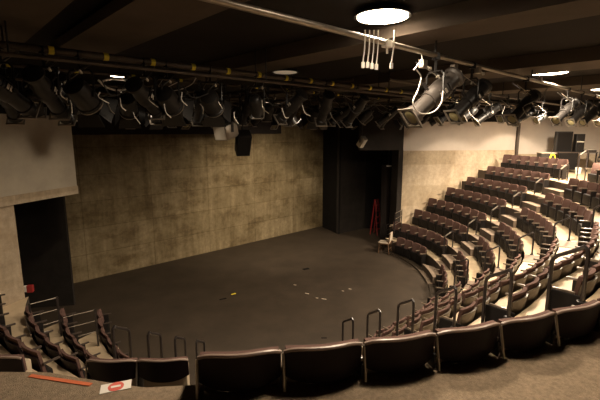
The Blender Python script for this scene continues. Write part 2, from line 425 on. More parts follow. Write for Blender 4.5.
def make_seat(kind):
    """local: +y towards the stage, back of the seat at y=0, floor of the tier at z=0"""
    t = thing('theatre_seat', '', 'seat')
    big = kind == 'walk'
    hw, zt = (.266, .78) if big else (.252, .72)
    zb = .52 if big else .27
    dk = big or kind in ('left', 'leftend'); sm = M['shell_shaded'] if dk else M['shell']; am = M['arm_dark'] if kind in ('left', 'leftend') else M['arm']  # left and walkway shells, and left arms, carry their shade as darker colour
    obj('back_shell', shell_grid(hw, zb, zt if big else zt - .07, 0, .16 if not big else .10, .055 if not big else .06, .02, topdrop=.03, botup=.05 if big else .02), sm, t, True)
    obj('backrest', shell_grid(hw - .012, zb + .05, zt - .004, .038, .16 if not big else .10, .045, .04, nb=.02, topdrop=.012), M['uph'], t, True)
    if big:
        pts = [(-hw + 2 * hw * j / 12, -.10 * (zt - zb) + .06 * (-1 + j / 6) ** 2, zt - .03 * abs(-1 + j / 6) ** 5) for j in range(13)]
        bm = NB(); tube(bm, pts, .013, 8); obj('top_rim', bm, M['rim'], t, True)  # rim tube; its pale colour paints the highlight along the top edge
    bm = NB(); box(bm, -hw + .025, hw - .025, .08, .19, .04 if not big else .15, .37 if not big else .66, .03)
    obj('seat_pan', bm, M['pan'] if not big else M['pan_tan'], t, True)
    bm = NB(); box(bm, -hw - .022, -hw - .002, .03, .20, 0, .50 if not big else .60, .006); obj('support', bm, M['metal'], t)
    if big:
        bm = NB(); tube(bm, [(-hw - .006, .035, .74), (-hw - .008, -.012, .54), (-hw - .008, -.02, .50)], .010, 6); obj('side_bracket', bm, M['gel'], t, True)
    bm = NB(); box(bm, -hw - .026, -hw + .008, .05, .27, .50 if not big else .60, .53 if not big else .635, .010)
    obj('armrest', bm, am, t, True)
    if kind in ('end', 'endarm', 'leftend'):
        if kind == 'end':
            bm = NB(); box(bm, hw, hw + .025, -.05, .30, 0, .51, .01); obj('end_panel', bm, M['pan'], t)
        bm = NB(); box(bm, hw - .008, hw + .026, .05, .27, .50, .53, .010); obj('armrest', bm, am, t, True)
    if kind == 'start':
        bm = NB(); box(bm, -hw - .052, -hw - .026, -.05, .30, 0, .51, .01); obj('end_panel', bm, M['pan'], t)
    return t
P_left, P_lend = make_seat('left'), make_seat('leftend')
P_std, P_end, P_start, P_walk, P_cap = make_seat('std'), make_seat('end'), make_seat('start'), make_seat('walk'), make_seat('endarm')
SP = .53
def row_seats(R, z, a0, a1, labf, group, first, protos, sp=SP, from_end=True, sx=1, nf=0):
    """seats between azimuths a0<a1; counted from a1 (stair rail) unless from_end is False"""
    # arc length along the row
    n = max(1, int((a1 - a0) * PI / 180 * R / sp + .12))
    step = (a1 - a0) / n if (a1 - a0) * PI / 180 * R / n < sp * 1.16 else dg(sp / R)
    if nf: n = nf; step = (a1 - a0) / n; sx = min(1, step * PI / 180 * R / .528)
    for i in range(n):
        az = a1 - step * (i + .5) if from_end else a0 + step * (i + .5)
        rr = R - g(az, R)
        e = .5
        p0, p1 = pol(R - g(az - e, R), az - e), pol(R - g(az + e, R), az + e)
        d = (p1 - p0).normalized()          # direction of growing azimuth
        # local +x = d rotated so that +y points to the stage
        rz = math.atan2(d.y, d.x) + PI      # local x runs against growing azimuth
        pr = protos(i, n)
        p = pol(rr, az, z)
        # facing check
        yv = Vector((-math.sin(rz), math.cos(rz), 0))
        if yv.dot(Vector((OX, OY, 0)) - Vector((p.x, p.y, 0))) < 0: rz += PI
        dup(pr, p, rz, labf(i + 1), group).scale.x = sx
AZ_W = [0, 68, 61.2, 62.6, 63.7, 66.0, 68.4, 70.5, 71.1]
AZ_E = [0, 84, 88.3, 89, 89.2, 88.8, 88.6, 89, 88.2]
for k in range(1, 9):
    R, z = RTOP[k] + .02, ZT[k]
    # wall block (right)
    az0 = AZ_W[k]; az1 = AZ_E[k]
    row_seats(R, z, az0, az1, lambda i, k=k: f'brown theatre seat, {ORD[i]} from stair rail, {ORD[k]} row from stage, by right concrete wall',
              'seats in the block beside the right concrete wall', None, lambda i, n: P_cap if i == n - 1 else P_std, nf=4 if k == 1 else 7)
    # corner block
    az0 = 88.6 + dg(1.18 / R); az1 = th2(R) - dg(.10 / R)
    row_seats(R, z, az0, az1, lambda i, k=k: f'brown theatre seat, {ORD[i]} from handrail, {ORD[k]} row from stage, curved corner block',
              'seats in the curved corner block', None, lambda i, n: P_cap if i == n - 1 else P_std)
    # near right block
    if k <= 8:
        az0 = th2(R) + dg(.82 / R); az1 = th3(R) - dg(.13 / R)
        if k == 8: az0 = 138
        row_seats(R, z, az0, az1, lambda i, k=k: f'tan-backed seat, {ORD[i]} from looped handrail, {ORD[k]} row from stage, near right block',
                  'seats in the near right block', None, lambda i, n: P_start if i == 0 else P_end if i == n - 1 else P_std, sp=.475, sx=.88)
    # left block
    if k <= 4:
        R = RLEFT[k] + .02
        az0 = th4(R) + dg((1.25 if k <= 2 else 1.0) / R)
        az1 = az0 + dg((5.05 if k <= 3 else 6.05) * SP / R)
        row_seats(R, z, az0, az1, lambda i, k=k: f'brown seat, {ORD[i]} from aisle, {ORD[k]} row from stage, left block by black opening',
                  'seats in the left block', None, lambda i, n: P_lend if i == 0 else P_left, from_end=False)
# nearest row along the walkway
step = dg(.555 / 11.57)
for i in range(7):
    az = 173.7 - step * (i + .5)
    dup(P_walk, pol(11.60, az, 2.97), PI - rad(az), f'dark-backed seat, {ORD[i+1]} from left in the nearest row on the walkway edge', 'dark-backed seats in the nearest row')
for i, az in enumerate((177.3, 180.4)):
    dup(P_walk, pol(9.98, az, 1.985), PI - rad(az), ('slightly smaller dark seat just left of the nearest row' if i == 0 else 'dark seat with a reddish sheen behind the red leaflet'), 'lower dark seats left of the nearest row')
for i, az in enumerate((187.7, 190.7)):
    dup(P_walk, pol(9.98, az, 1.985), PI - rad(az), f'dark seat back at the far left of the walkway edge, {ORD[i+1]} from its right end', 'dark seats at the left end of the walkway')
for p in (P_std, P_end, P_start, P_walk, P_cap, P_left, P_lend): kill(p)

# ------------------------------------------------------------------ handrails
RH = .93
def handrail(R, azf, lo, k, label, group, dz=0, flip=1, length=.40, grip_glint=False):
    """looped rail: short front post, sloping bar, taller rear post"""
    a = rad(azf); t = Vector((math.sin(a), math.cos(a), 0)); s = Vector((math.cos(a), -math.sin(a), 0))
    base = Vector((OX, OY, 0)) + t * R + s * lo
    z0 = .2 + .48 * (k - 1)
    pk = z0 + .95
    rise = .48 / .756 * length
    f = -length
    zf = ZT[k] - z0
    th_ = thing('handrail', label, 'handrail', (base.x, base.y, 0), math.atan2(t.y, t.x), group)
    # local x = outward
    rr = .05
    pts = [(f, 0, ZT[k]), (f, 0, pk - rise - rr), (f + .012, 0, pk - rise - .01), (f + .05, 0, pk - rise + .03), (-.09, 0, pk - .06), (-.04, 0, pk - .02), (-.008, 0, pk - .045), (0, 0, pk - .11)]
    bm = NB(); tube(bm, pts + [(0, 0, ZT[min(k + 1, 8)])], .021, 8); obj('rail_loop', bm, M['rail'], th_, True)
    if grip_glint:
        bm = NB(); tube(bm, [(f + .02, 0, pk - rise + .022), (-.10, 0, pk - .045)], .024, 8); obj('grip_glint', bm, M['gel'], th_, True)  # pale sleeve paints the light caught by the sloping bar
    for x, zz in ((f, ZT[k]), (0, ZT[min(k + 1, 8)])):
        bm = NB(); lathe(bm, [(.05, zz), (.05, zz + .012), (.03, zz + .018)], 12, axis='Z'); 
        for v in bm.verts: v.co.x += x
        obj('base_flange', bm, M['metal'], th_)
    return th_
for k in range(2, 9):
    handrail(6.551 + .756 * (k - 1), 79.12, max(1.347, (6.45 + .756 * (k - 1)) * math.sin(rad(AZ_E[k] + dg(.20 / RTOP[k]) - 79.12))), k, f'black handrail beside the brown aisle stairs, {ORD[k-1]} from the stage', 'handrails on the stairs by the wall block', length=.33, grip_glint=True)
for k in range(2, 8):
    handrail(6.551 + .756 * (k - 1), 120.53, -.728, k, f'black looped handrail at the end of the corner block, {ORD[k-1]} row', 'handrails at the end of the corner block', length=.33)
for k in range(2, 8):
    handrail(6.551 + .756 * (k - 1), 150.63, .728, k, f'black looped handrail on the near right stairs, {ORD[k-1]} from the stage', 'looped handrails on the near right stairs', length=.33)
for k in range(1, 5):
    handrail(6.551 + .756 * (k - 1), 192.29, -1.347, k, f'black looped handrail in front of the left dark seats, {ORD[k]} from the stage', 'looped handrails left of the stage front', length=.33)

# three-bar guard rails
def guard(P, Q, z, h, label, bars=3):
    P, Q = Vector((*P, z)), Vector((*Q, z)); d = (Q - P); L = d.length
    t = thing('guard_rail', label, 'railing', P, math.atan2(d.y, d.x), 'three-bar guard rails at the row ends')
    for x in (0, L):
        bm = NB(); box(bm, x - .018, x + .018, -.018, .018, 0, h, .004); obj('post', bm, M['rail'], t)
    for i in range(bars):
        zz = h - .02 - i * (h - .12) / bars
        bm = NB(); tube(bm, [(0, 0, zz), (L, 0, zz)], .010, 8); obj('bar', bm, M['steel'], t, True)
    return t

# ------------------------------------------------------------------ lamps in the ceiling
def round_lamp(w, a, z, D, label, m, power=0, energy=0, spot=150, blend=.6, aim=None):
    p = wa(w, a, z)
    t = thing('ceiling_lamp', label, 'lamp', p, 0, 'round ceiling lamps')
    bm = NB(); lathe(bm, [(D / 2, -.02), (D / 2 + .03, -.03), (D / 2 + .01, .02), (D / 2 - .03, .03)], 32, axis='Z'); obj('housing', bm, M['metal'], t, True)
    bm = NB(); lathe(bm, [(D / 2 - .005, -.035), (D / 2 - .005, -.022)], 32, axis='Z'); obj('diffuser', bm, m, t)
    if z < 6.35:
        bm = NB(); tube(bm, [(0, 0, .03), (0, 0, CZ - z)], .015, 8); obj('stem', bm, M['metal'], t)
    if energy:
        l = bpy.data.lights.new('house_light', 'SPOT'); l.energy = energy; l.spot_size = rad(spot); l.spot_blend = blend; l.shadow_soft_size = D * .45
        l.color = (1, .82, .60)
        lo = bpy.data.objects.new('house_light', l); COL.objects.link(lo); lo.location = p - Vector((0, 0, .06))
        if aim is not None: lo.rotation_euler = (Vector(aim) - lo.location).to_track_quat('-Z', 'Y').to_euler()
    return t
round_lamp(-4.06, 8.56, 6.45, .58, 'large glowing round ceiling lamp at top centre above the long pipe', M['glow'], energy=950, spot=168)
round_lamp(2.14, 8.52, 6.43, .72, 'glowing round ceiling lamp over the far right seats', M['glow'], energy=2700, spot=172)
round_lamp(-5.18, 3.42, 6.20, .34, 'glowing lamp above the left spotlights near white cables', M['glow'], energy=230, spot=150)
round_lamp(-2.27, 4.81, 6.40, .5, 'unlit pale round lamp among the middle spotlights', M['glow_soft'])
# lights of the house that hang above the seats, hidden by the rig or above the frame; the stage one is added
round_lamp(8.1, 4.3, 6.45, .3, 'small glowing can light behind the rig near the right wall', M['glow'], energy=380, spot=96, blend=.15)
round_lamp(10.4, 5.6, 6.45, .3, 'small glowing can light behind the rig above the top row', M['glow'], energy=380, spot=96, blend=.15)
round_lamp(7.6, 8.5, 6.45, .62, 'glowing round ceiling lamp in line with the others at the far right', M['glow'], energy=4900, spot=174)
round_lamp(1.0, .4, 6.45, .5, 'added unseen round lamp behind the rig, brightening the back wall', M['glow'], energy=3000, spot=150)  # unseen lamp, added to brighten the back wall and stage floor
round_lamp(-5.16, 9.7, 6.45, .6, 'round ceiling lamp over the nearest row', M['glow'], energy=330, spot=150)
round_lamp(-2.6, 10.6, 6.45, .6, 'round ceiling lamp over the right end of the walkway', M['glow'], energy=150, spot=150)

#PART2
# ------------------------------------------------------------------ lighting grid
from mathutils import Euler
CP, SPT = math.cos(PITCH), math.sin(PITCH)
def project(P):
    d = P.y * CP - (P.z - H) * SPT; up = P.y * SPT + (P.z - H) * CP
    return 300 + F * P.x / d, 200 - F * up / d
def on_z(u, v, z):
    x = (u - 300) / F; y = (200 - v) / F
    D = Vector((x, CP + y * SPT, -SPT + y * CP)); t = (z - H) / D.z
    p = D * t; return Vector((p.x, p.y, z))
def w_at(u, a, z):
    lo, hi = -9.0, 16.0
    for _ in range(40):
        m = (lo + hi) / 2; P = wa(m, a, z)
        if P.y * CP - (z - H) * SPT < .3: lo = m; continue
        if project(P)[0] < u: lo = m
        else: hi = m
    return lo
PZ = 6.1
WROT = math.atan2(Wd.y, Wd.x)
def grid_pipe(a, w0, w1, z, r, m, label, tags=None):
    t = thing('grid_pipe', label, 'pipe', wa(w0, a, z), WROT, 'pipes of the lighting grid')
    bm = NB(); tube(bm, [(0, 0, 0), (w1 - w0, 0, 0)], r, 10); obj('tube', bm, m, t, True)
    n = max(2, int((w1 - w0) / 3.2))
    for i in range(n):
        x = (w1 - w0) * (i + .5) / n
        bm = NB(); tube(bm, [(x, 0, r * .6), (x, 0, 6.6 - z if 0 else CZ - z)], .012, 6); obj('hanger_rod', bm, M['metal'], t)
    for x in (tags or []):
        bm = NB(); lathe(bm, [(r + .004, -.03), (r + .004, .03)], 10, mtx=Matrix.Translation((x, 0, 0)) @ Matrix.Rotation(-PI / 2, 4, 'Z')); obj('tape_band', bm, M['yellow'], t)
    return t
PA, PB, PC, PD, PE = 8.72, 5.75, 4.1, 2.2, .3
grid_pipe(PA, -8.5, 13.0, PZ, .030, M['steel'], 'long bright steel pipe crossing under the nearest round lamp')
grid_pipe(PB, -9.0, 12.0, PZ, .045, M['pipe_dark'], 'brown grid pipe with yellow tape bands', [.35 + .62 * i for i in range(24)])
grid_pipe(PB + .28, -9.0, 12.0, PZ - .14, .024, M['pipe_dark'], 'thin brown pipe just below the yellow-banded pipe')
grid_pipe(PC, -9.0, 12.0, PZ, .026, M['pipe_dark'], 'dark grid pipe with small yellow bands behind the yellow-banded pipe', [1.1 + .9 * i for i in range(12)])
grid_pipe(PD, -8.9, 11.5, PZ, .026, M['pipe_dark'], 'dark grid pipe over the front half of the stage')
grid_pipe(PE, -8.5, 9.5, PZ, .026, M['pipe_dark'], 'dark grid pipe over the middle of the stage')
grid_pipe(-1.4, -5.0, 6.5, PZ, .026, M['pipe_dark'], 'dark grid pipe nearest the concrete back wall')
for i, wq in enumerate((-1.4, 1.6, 4.6)):
    t = thing('cross_pipe', f'dark pipe running front to back over the grid, {ORD[i+1]} from left', 'pipe', wa(wq, 5.95, PZ + .09), WROT - PI / 2 + PI, 'cross pipes of the lighting grid')
    bm = NB(); tube(bm, [(0, 0, 0), (7.2, 0, 0)], .024, 8); obj('tube', bm, M['pipe_dark'], t, True)

# ---- instruments; pivot at the pipe, body tilts about local x, beam along local +y
def lamp_parts(kind):
    t = thing('stage_light', '', 'stage light')
    drop = .50
    bm = NB(); box(bm, -.03, .03, -.045, .045, -.055, .035, .008); box(bm, -.012, .012, -.012, .012, -.20, -.05)
    obj('clamp', bm, M['lamp_black'], t)
    wy = {'profile': .135, 'profile_big': .16, 'fresnel': .17, 'par': .14}[kind]
    bm = NB()
    tube(bm, [(-wy, 0, -drop), (-wy, 0, -.24), (-wy + .04, 0, -.20), (wy - .04, 0, -.20), (wy, 0, -.24), (wy, 0, -drop)], .013, 6)
    for sx in (-1, 1): lathe(bm, [(.03, -.012), (.03, .012)], 10, mtx=Matrix.Translation((sx * wy, 0, -drop)) @ Matrix.Rotation(PI / 2, 4, 'Z'))
    obj('yoke', bm, M['lamp_black'], t, True)
    parts = []
    def P(name, bm, m, smooth=True):
        o = obj(name, bm, m, t, smooth, loc=(0, 0, -drop)); parts.append(o); return o
    if kind in ('profile', 'profile_big'):
        k = 1.0 if kind == 'profile' else 1.18
        m = M['lamp_black'] if kind == 'profile' else M['lamp_grey']
        bm = NB(); lathe(bm, [(.07 * k, -.37 * k), (.12 * k, -.36 * k), (.125 * k, -.33 * k), (.10 * k, -.31 * k), (.10 * k, -.20 * k), (.115 * k, -.17 * k), (.118 * k, .02 * k), (.105 * k, .05 * k), (.105 * k, .09 * k)], 18)
        for i in range(4): box(bm, -.125 * k, .125 * k, (-.15 + i * .045) * k, (-.14 + i * .045) * k, -.05 * k, .05 * k)
        body = P('body', bm, m)
        bm = NB(); lathe(bm, [(.088 * k, .09 * k), (.09 * k, .30 * k), (.105 * k, .31 * k), (.105 * k, .38 * k)], 18); P('lens_tube', bm, M['lamp_black'] if kind == 'profile' else M['lamp_grey'])
        bm = NB(); lathe(bm, [(.08 * k, .381 * k), (.02, .395 * k)], 18); P('lens', bm, M['lens'])
        bm = NB()
        for (x0, x1, z0, z1) in ((-.12, .12, .10, .125), (-.12, .12, -.125, -.10), (-.125, -.10, -.125, .125), (.10, .125, -.125, .125)): box(bm, x0 * k, x1 * k, .385 * k, .40 * k, z0 * k, z1 * k)
        P('gel_frame', bm, M['gel'], False)
        for sx in (-1, 1):
            bm = NB(); box(bm, sx * .119 * k - .003, sx * .119 * k + .003, -.10 * k, .0, -.03, .03); P('label_plate', bm, M['label'], False)
        bm = NB()
        for sx in (-1, 1): box(bm, sx * .02 - .008, sx * .02 + .008, .04, .055, .10 * k, .20 * k)
        P('shutter_handle', bm, M['metal'], False)
    elif kind == 'fresnel':
        bm = NB(); lathe(bm, [(.06, -.20), (.13, -.17), (.15, -.10), (.15, .14), (.165, .15), (.165, .19)], 20); P('body', bm, M['lamp_black'])
        bm = NB(); lathe(bm, [(.145, .191), (.11, .205), (.04, .215)], 20); P('lens', bm, M['lens'])
        bm = NB(); lathe(bm, [(.168, .185), (.168, .20)], 20); P('lens_ring', bm, M['gel'])
        for j, (dx, dz) in enumerate(((0, 1), (0, -1), (1, 0), (-1, 0))):
            bm = NB()
            if dz: vs = [(-.15, .20, dz * .155), (.15, .20, dz * .155), (.19, .34, dz * .25), (-.19, .34, dz * .25)]
            else: vs = [(dx * .155, .20, -.15), (dx * .155, .20, .15), (dx * .25, .34, .19), (dx * .25, .34, -.19)]
            q = [bm.verts.new(v) for v in vs]; q2 = [bm.verts.new(Vector(v) + Vector((dx * .006, 0, dz * .006))) for v in vs]
            bm.faces.new(q); bm.faces.new(q2[::-1])
            for i in range(4): bm.faces.new([q[i], q[(i + 1) % 4], q2[(i + 1) % 4], q2[i]])
            P('barn_door', bm, M['lamp_black'], False)
    else:
        bm = NB(); lathe(bm, [(.05, -.20), (.09, -.17), (.115, -.08), (.115, .22)], 18); P('body', bm, M['lamp_black'])
        bm = NB(); lathe(bm, [(.10, .221), (.02, .225)], 18); P('lens', bm, M['lens'])
        bm = NB()
        for (x0, x1, z0, z1) in ((-.13, .13, .11, .13), (-.13, .13, -.13, -.11), (-.13, -.11, -.13, .13), (.11, .13, -.13, .13)): box(bm, x0, x1, .222, .235, z0, z1)
        P('gel_frame', bm, M['gel'], False)
    bm = NB(); tube(bm, curve_pts([(0, -.24, .02), (.08, -.36, .02), (.14, -.26, .20), (.10, -.08, .47)], 5), .009, 6); P('lead', bm, M['cable_b'])
    bm = NB(); box(bm, .12, .145, -.32, -.26, .10, .125, .006); P('plug', bm, M['label'])
    bm = NB(); tube(bm, curve_pts([(-.04, -.02, .47), (-.10, -.12, .18), (-.06, -.20, .09)], 5), .006, 5); P('safety_wire', bm, M['gel'])
    return t
PROT = {k: lamp_parts(k) for k in ('profile', 'profile_big', 'fresnel', 'par')}
PIV = ('body', 'lens_tube', 'lens', 'gel_frame', 'label_plate', 'shutter_handle', 'lens_ring', 'barn_door', 'lead', 'plug', 'safety_wire')
def hang(kind, w, a, target, label, group, z=PZ, roll=0):
    p = wa(w, a, z)
    tg = Vector(target) - (p - Vector((0, 0, .50)))
    rz = math.atan2(tg.y, tg.x) - PI / 2
    tilt = math.atan2(tg.z, math.hypot(tg.x, tg.y))
    r = dup(PROT[kind], p, rz, label, group)
    for ch in r.children:
        if ch.name.split('.')[0] in PIV: ch.rotation_euler = (tilt, 0, 0)
    return r
KN = {'profile': 'black profile spotlight', 'profile_big': 'worn grey profile spotlight', 'fresnel': 'black barn-door lantern', 'par': 'black can lantern'}
def row_of_lights(us, a, kinds, targ, where, group, wmax=9.2):
    cnt = 0
    for i, u in enumerate(us):
        w_ = w_at(u, a, PZ - .50)
        if w_ > wmax or w_ < -8.8: continue
        kd = kinds[i % len(kinds)]; cnt += 1
        tw, ta, tz = targ(w_, i)
        hang(kd, w_, a, wa(tw, ta, tz), f'{KN[kd]}, {ORD[cnt]} from left on {where}', group)
rnd = random.Random(5)
def aim(cw, ca, sp, z=1.2): return lambda w_, i: (cw + rnd.uniform(-sp, sp), ca + rnd.uniform(-sp, sp), z + rnd.uniform(-.6, .6))
row_of_lights([434, 470, 524, 566, 580, 592, 606, 622], PA, ['profile_big', 'profile', 'profile', 'profile', 'profile', 'profile', 'profile', 'profile', 'profile'], lambda w_, i: (w_ - 3.1 + .2 * rnd.uniform(-1, 1), PA - 1.3 + rnd.uniform(-.3, .3), 3.0), 'the long bright pipe', 'stage lights on the long bright pipe')
row_of_lights([4, 47, 82, 146, 168, 211, 256, 292, 325, 356], PB, ['profile', 'profile', 'fresnel', 'profile', 'fresnel', 'fresnel', 'par', 'profile'], lambda w_, i: (w_ + (2.6 if w_ < -3.5 else .3) + rnd.uniform(-.8, .8), 3.4 + rnd.uniform(-.6, .6), 3.6), 'the yellow-banded pipe', 'stage lights on the yellow-banded pipe')
row_of_lights([8, 34, 60, 128, 158, 178, 200, 222, 246, 268, 292, 315, 342, 366, 388, 412, 440, 462, 484], PC, ['profile', 'par', 'profile', 'fresnel'], lambda w_, i: (w_ + (1.5 if w_ < 0 else -2) + rnd.uniform(-.8, .8), 0 + rnd.uniform(-1, 1), 2.0), 'the pipe behind the yellow-banded pipe', 'stage lights on the second pipe')
row_of_lights([80, 130, 158, 176, 195, 218, 240, 262, 286, 306, 326, 348, 368, 386, 404, 424, 446, 466, 486, 506], PD, ['par', 'profile', 'fresnel', 'profile'], lambda w_, i: (w_ + rnd.uniform(-2, 1), -1.5 + rnd.uniform(-1, 1), 2.2), 'the pipe over the front of the stage', 'stage lights on the third pipe')
row_of_lights([128, 155, 182, 206, 226, 250, 272, 294, 312, 330, 350, 372, 392], PE, ['profile', 'par'], lambda w_, i: (w_ + rnd.uniform(-1, 1), 3.0, 1.5), 'the pipe over the middle of the stage', 'stage lights on the fourth pipe')
row_of_lights([452, 470, 488, 506, 524, 541, 558, 574, 590], 6.9, ['profile', 'par'], lambda w_, i: (w_ - 2.6 + rnd.uniform(-.5, .5), 5.2, 3.6), 'the short pipe over the far right seats', 'stage lights over the far right seats')
grid_pipe(6.9, -1.5, 9.4, PZ, .026, M['pipe_dark'], 'short dark pipe over the far right seats')
for t in PROT.values(): kill(t)

def P3(u, v, a):
    # point on the vertical plane through pipe line a
    x = (u - 300) / F; y = (200 - v) / F
    D = Vector((x, CP + y * SPT, -SPT + y * CP)); q = (a - (Vector((0, 0, 0)) - Vector((OX, OY, 0))).dot(Ad)) / D.dot(Ad)
    p = D * q; return Vector((p.x, p.y, p.z + H))
# two hanging boxes over the stage
def hung_box(u, v, a, z, sx, sy, sz, m, label, cat, name, rz, tilt):
    q_ = P3(u, v, a); z = q_.z; p = Vector((q_.x, q_.y, PZ))
    t = thing(name, label, cat, p, rz)
    bm = NB(); box(bm, -.03, .03, -.04, .04, -.05, .035, .006); tube(bm, [(0, 0, -.04), (0, 0, z - PZ + sz / 2)], .016, 6); obj('drop_arm', bm, M['metal'], t)
    bm = NB(); box(bm, -sx / 2, sx / 2, -sy / 2, sy / 2, -sz / 2, sz / 2, .015)
    b = obj('cabinet', bm, m, t, True, loc=(0, 0, z - PZ), rot=(tilt, 0, 0))
    bm = NB(); box(bm, -sx / 2 + .02, sx / 2 - .02, sy / 2, sy / 2 + .01, -sz / 2 + .02, sz / 2 - .02); obj('front_grille', bm, M['black'] if m is not M['gel'] else M['label'], t, False, loc=(0, 0, z - PZ), rot=(tilt, 0, 0))
    for s_ in (-1, 1):
        bm = NB(); box(bm, s_ * (sx / 2 + .012) - .006, s_ * (sx / 2 + .012) + .006, -.03, .03, -.02, sz / 2 + .05); obj('bracket', bm, M['metal'], t, False, loc=(0, 0, z - PZ))
    return t
hung_box(226, 131, PC, 0, .34, .40, .30, M['gel'], 'pale metal projector box hanging left of the black loudspeaker', 'projector', 'projector', rad(150), rad(-15))
hung_box(243, 143, PC, 0, .30, .30, .50, M['lamp_black'], 'black loudspeaker hanging lowest in front of the concrete wall', 'loudspeaker', 'loudspeaker', rad(200), rad(-30))
hung_box(362, 142, 1.0, 0, .22, .24, .46, M['gel'], 'grey box hanging in front of the charcoal flat', 'projector', 'projector', rad(215), rad(-40))

# cables
def cable(ctrl, r, m, label, group='cables of the lighting rig'):
    bm = NB(); tube(bm, curve_pts(ctrl, 7), r, 6); o = obj('cable', bm, m, None, True); tag(o, label, 'cable', group); return o
cw = [([(100, 82), (112, 79), (128, 81), (137, 86)], 3.7, 'white cable loop under the glowing lamp on the left, upper one'),
      ([(98, 80), (108, 88), (122, 90), (136, 86)], 3.7, 'white cable loop under the glowing lamp on the left, lower one'),
      ([(152, 90), (160, 90), (170, 86), (180, 81)], PC + .4, 'pale cable rising to the right behind the hanging spotlights'),
      ([(172, 91), (182, 89), (192, 84), (196, 78)], PC + .4, 'short pale cable left of the tall round spotlight'),
      ([(178, 100), (186, 107), (194, 111), (202, 111)], PC + .3, 'thin grey cable sagging left of the projector box'),
      ([(281, 84), (288, 96), (300, 101), (312, 96)], PD + .3, 'grey cable sagging in the middle of the rig'),
      ([(345, 104), (356, 109), (368, 106), (376, 100)], PD + .3, 'grey cable sagging left of the worn grey spotlight')]
for c_, a_, l_ in cw: cable([P3(u, v, a_) for u, v in c_], .020 if 'white' in l_ else .009, M['cable_w'] if 'white' in l_ or 'pale' in l_ else M['lamp_grey'], l_)
cable([P3(u, v, PA + .2) for u, v in ((415, 68), (421, 77), (418, 90), (413, 103), (420, 113), (433, 112), (441, 103), (443, 91))], (.008), M['cable_w'], 'white cable looping around the worn grey spotlight')
cable([P3(u, v, PA + .2) for u, v in ((548, 87), (541, 98), (530, 103), (523, 108), (530, 117), (541, 116), (546, 112))], (.007), M['lamp_grey'], 'pale cable looping around the far spotlight on the bright pipe')
cable([P3(u, v, PA) for u, v in ((420, 50), (422, 58), (418, 64), (414, 70))], .008, M['cable_w'], 'short white cable hanging from the bright pipe beside the worn grey spotlight')
kb = random.Random(3)
for i in range(18):
    u0 = [62, 70, 100, 108, 120, 133, 150, 164, 182, 200, 216, 234, 262, 282, 302, 330, 470, 505][i]; v0 = [88, 100, 92, 104, 98, 112, 96, 104, 92, 104, 98, 112, 100, 108, 104, 112, 108, 106][i]; a_ = PB + .15 if u0 < 400 else 7.1
    cable([P3(u0, v0, a_), P3(u0 + kb.uniform(-3, 4), v0 + kb.uniform(4, 9), a_ + .03), P3(u0 + kb.uniform(2, 9), v0 + kb.uniform(9, 14), a_)], .007, M['cable_w'] if i % 3 else M['gel'], f'short pale cable loop among the spotlights, {ORD[i+1]} from left', 'short pale cable loops')
for i in range(14):
    u0 = 20 + i * 27; a_ = [PB, PC, PD][i % 3]; v0 = 74 + i * 1.8
    cable([P3(u0, v0, a_ + .1), P3(u0 + 10, v0 + 10 + kb.uniform(0, 8), a_ + .12), P3(u0 + 24, v0 + 12 + kb.uniform(-3, 6), a_ + .12), P3(u0 + 36, v0 + 3, a_ + .1)], .009, M['cable_b'], f'black cable sagging between the spotlights, {ORD[i+1]} from left')
# plug tails under the nearest lamp
for i, (u, vt, vb) in enumerate(((365, 30, 68), (369.6, 30, 68), (374, 30, 69), (378.4, 30, 70), (394.5, 30, 69))):
    lab = f'white cable tail with plug under the nearest round lamp, {ORD[i+1]} from left' if i < 4 else 'white cable tail with plug hanging alone right of the four tails'
    p = P3(u, vt, PA + .06); q = P3(u - (2 if i < 4 else 3), vb - 6, PA + .06)
    t = thing('cable_tail', lab, 'cable', p, 0, 'plug tails under the nearest lamp')
    bm = NB(); tube(bm, curve_pts([(0, 0, 0), (q - p) * .5 + Vector((.008, 0, 0)), q - p], 5), .007, 6); obj('cord', bm, M['cable_w'], t, True)
    bm = NB(); d = q - p; box(bm, d.x - .017, d.x + .017, d.y - .014, d.y + .014, d.z - .06, d.z, .005); obj('plug', bm, M['white'], t)
t = thing('cable_clamp', 'white clamp on the bright pipe between the hanging plug tails', 'clamp', P3(387, 44, PA), WROT)
bm = NB(); box(bm, -.05, .05, -.04, .04, -.04, .04, .01); obj('jaw', bm, M['white'], t)
bm = NB(); tube(bm, [(0, 0, -.03), (.01, 0, -.10)], .014, 6); obj('bolt', bm, M['white'], t)
for i, (u, v) in enumerate(((423, 66), (454, 70), (478, 72), (540, 82))):
    t = thing('pipe_clamp', f'worn brass-coloured clamp under the bright pipe, {ORD[i+1]} from left', 'clamp', P3(u, v - 2, PA), WROT, 'clamps on the bright pipe')
    bm = NB(); box(bm, -.05, .05, -.035, .035, -.05, .05, .012); obj('jaw', bm, M['steel'], t)
    bm = NB(); tube(bm, [(.03, -.02, -.02), (.09, -.05, -.05)], .012, 6); lathe(bm, [(.022, -.01), (.022, .02)], 8, mtx=Matrix.Translation((.09, -.05, -.05))); obj('wing_bolt', bm, M['label'], t)

# ------------------------------------------------------------------ right opening
g0 = pol(7.62, 62.3); g1 = Vector((3.15, 16.55, 0))
t = thing('stage_chair', 'wooden chair with cream seat at the right edge of the stage', 'chair', on_z(384.5, 252.5, 0), rad(62))
def leg_box(x, y, z0, z1, w=.022, dx=0, dy=0):
    bm = NB(); tube(bm, [(x + dx, y + dy, z0), (x, y, z1)], w, 6); return bm
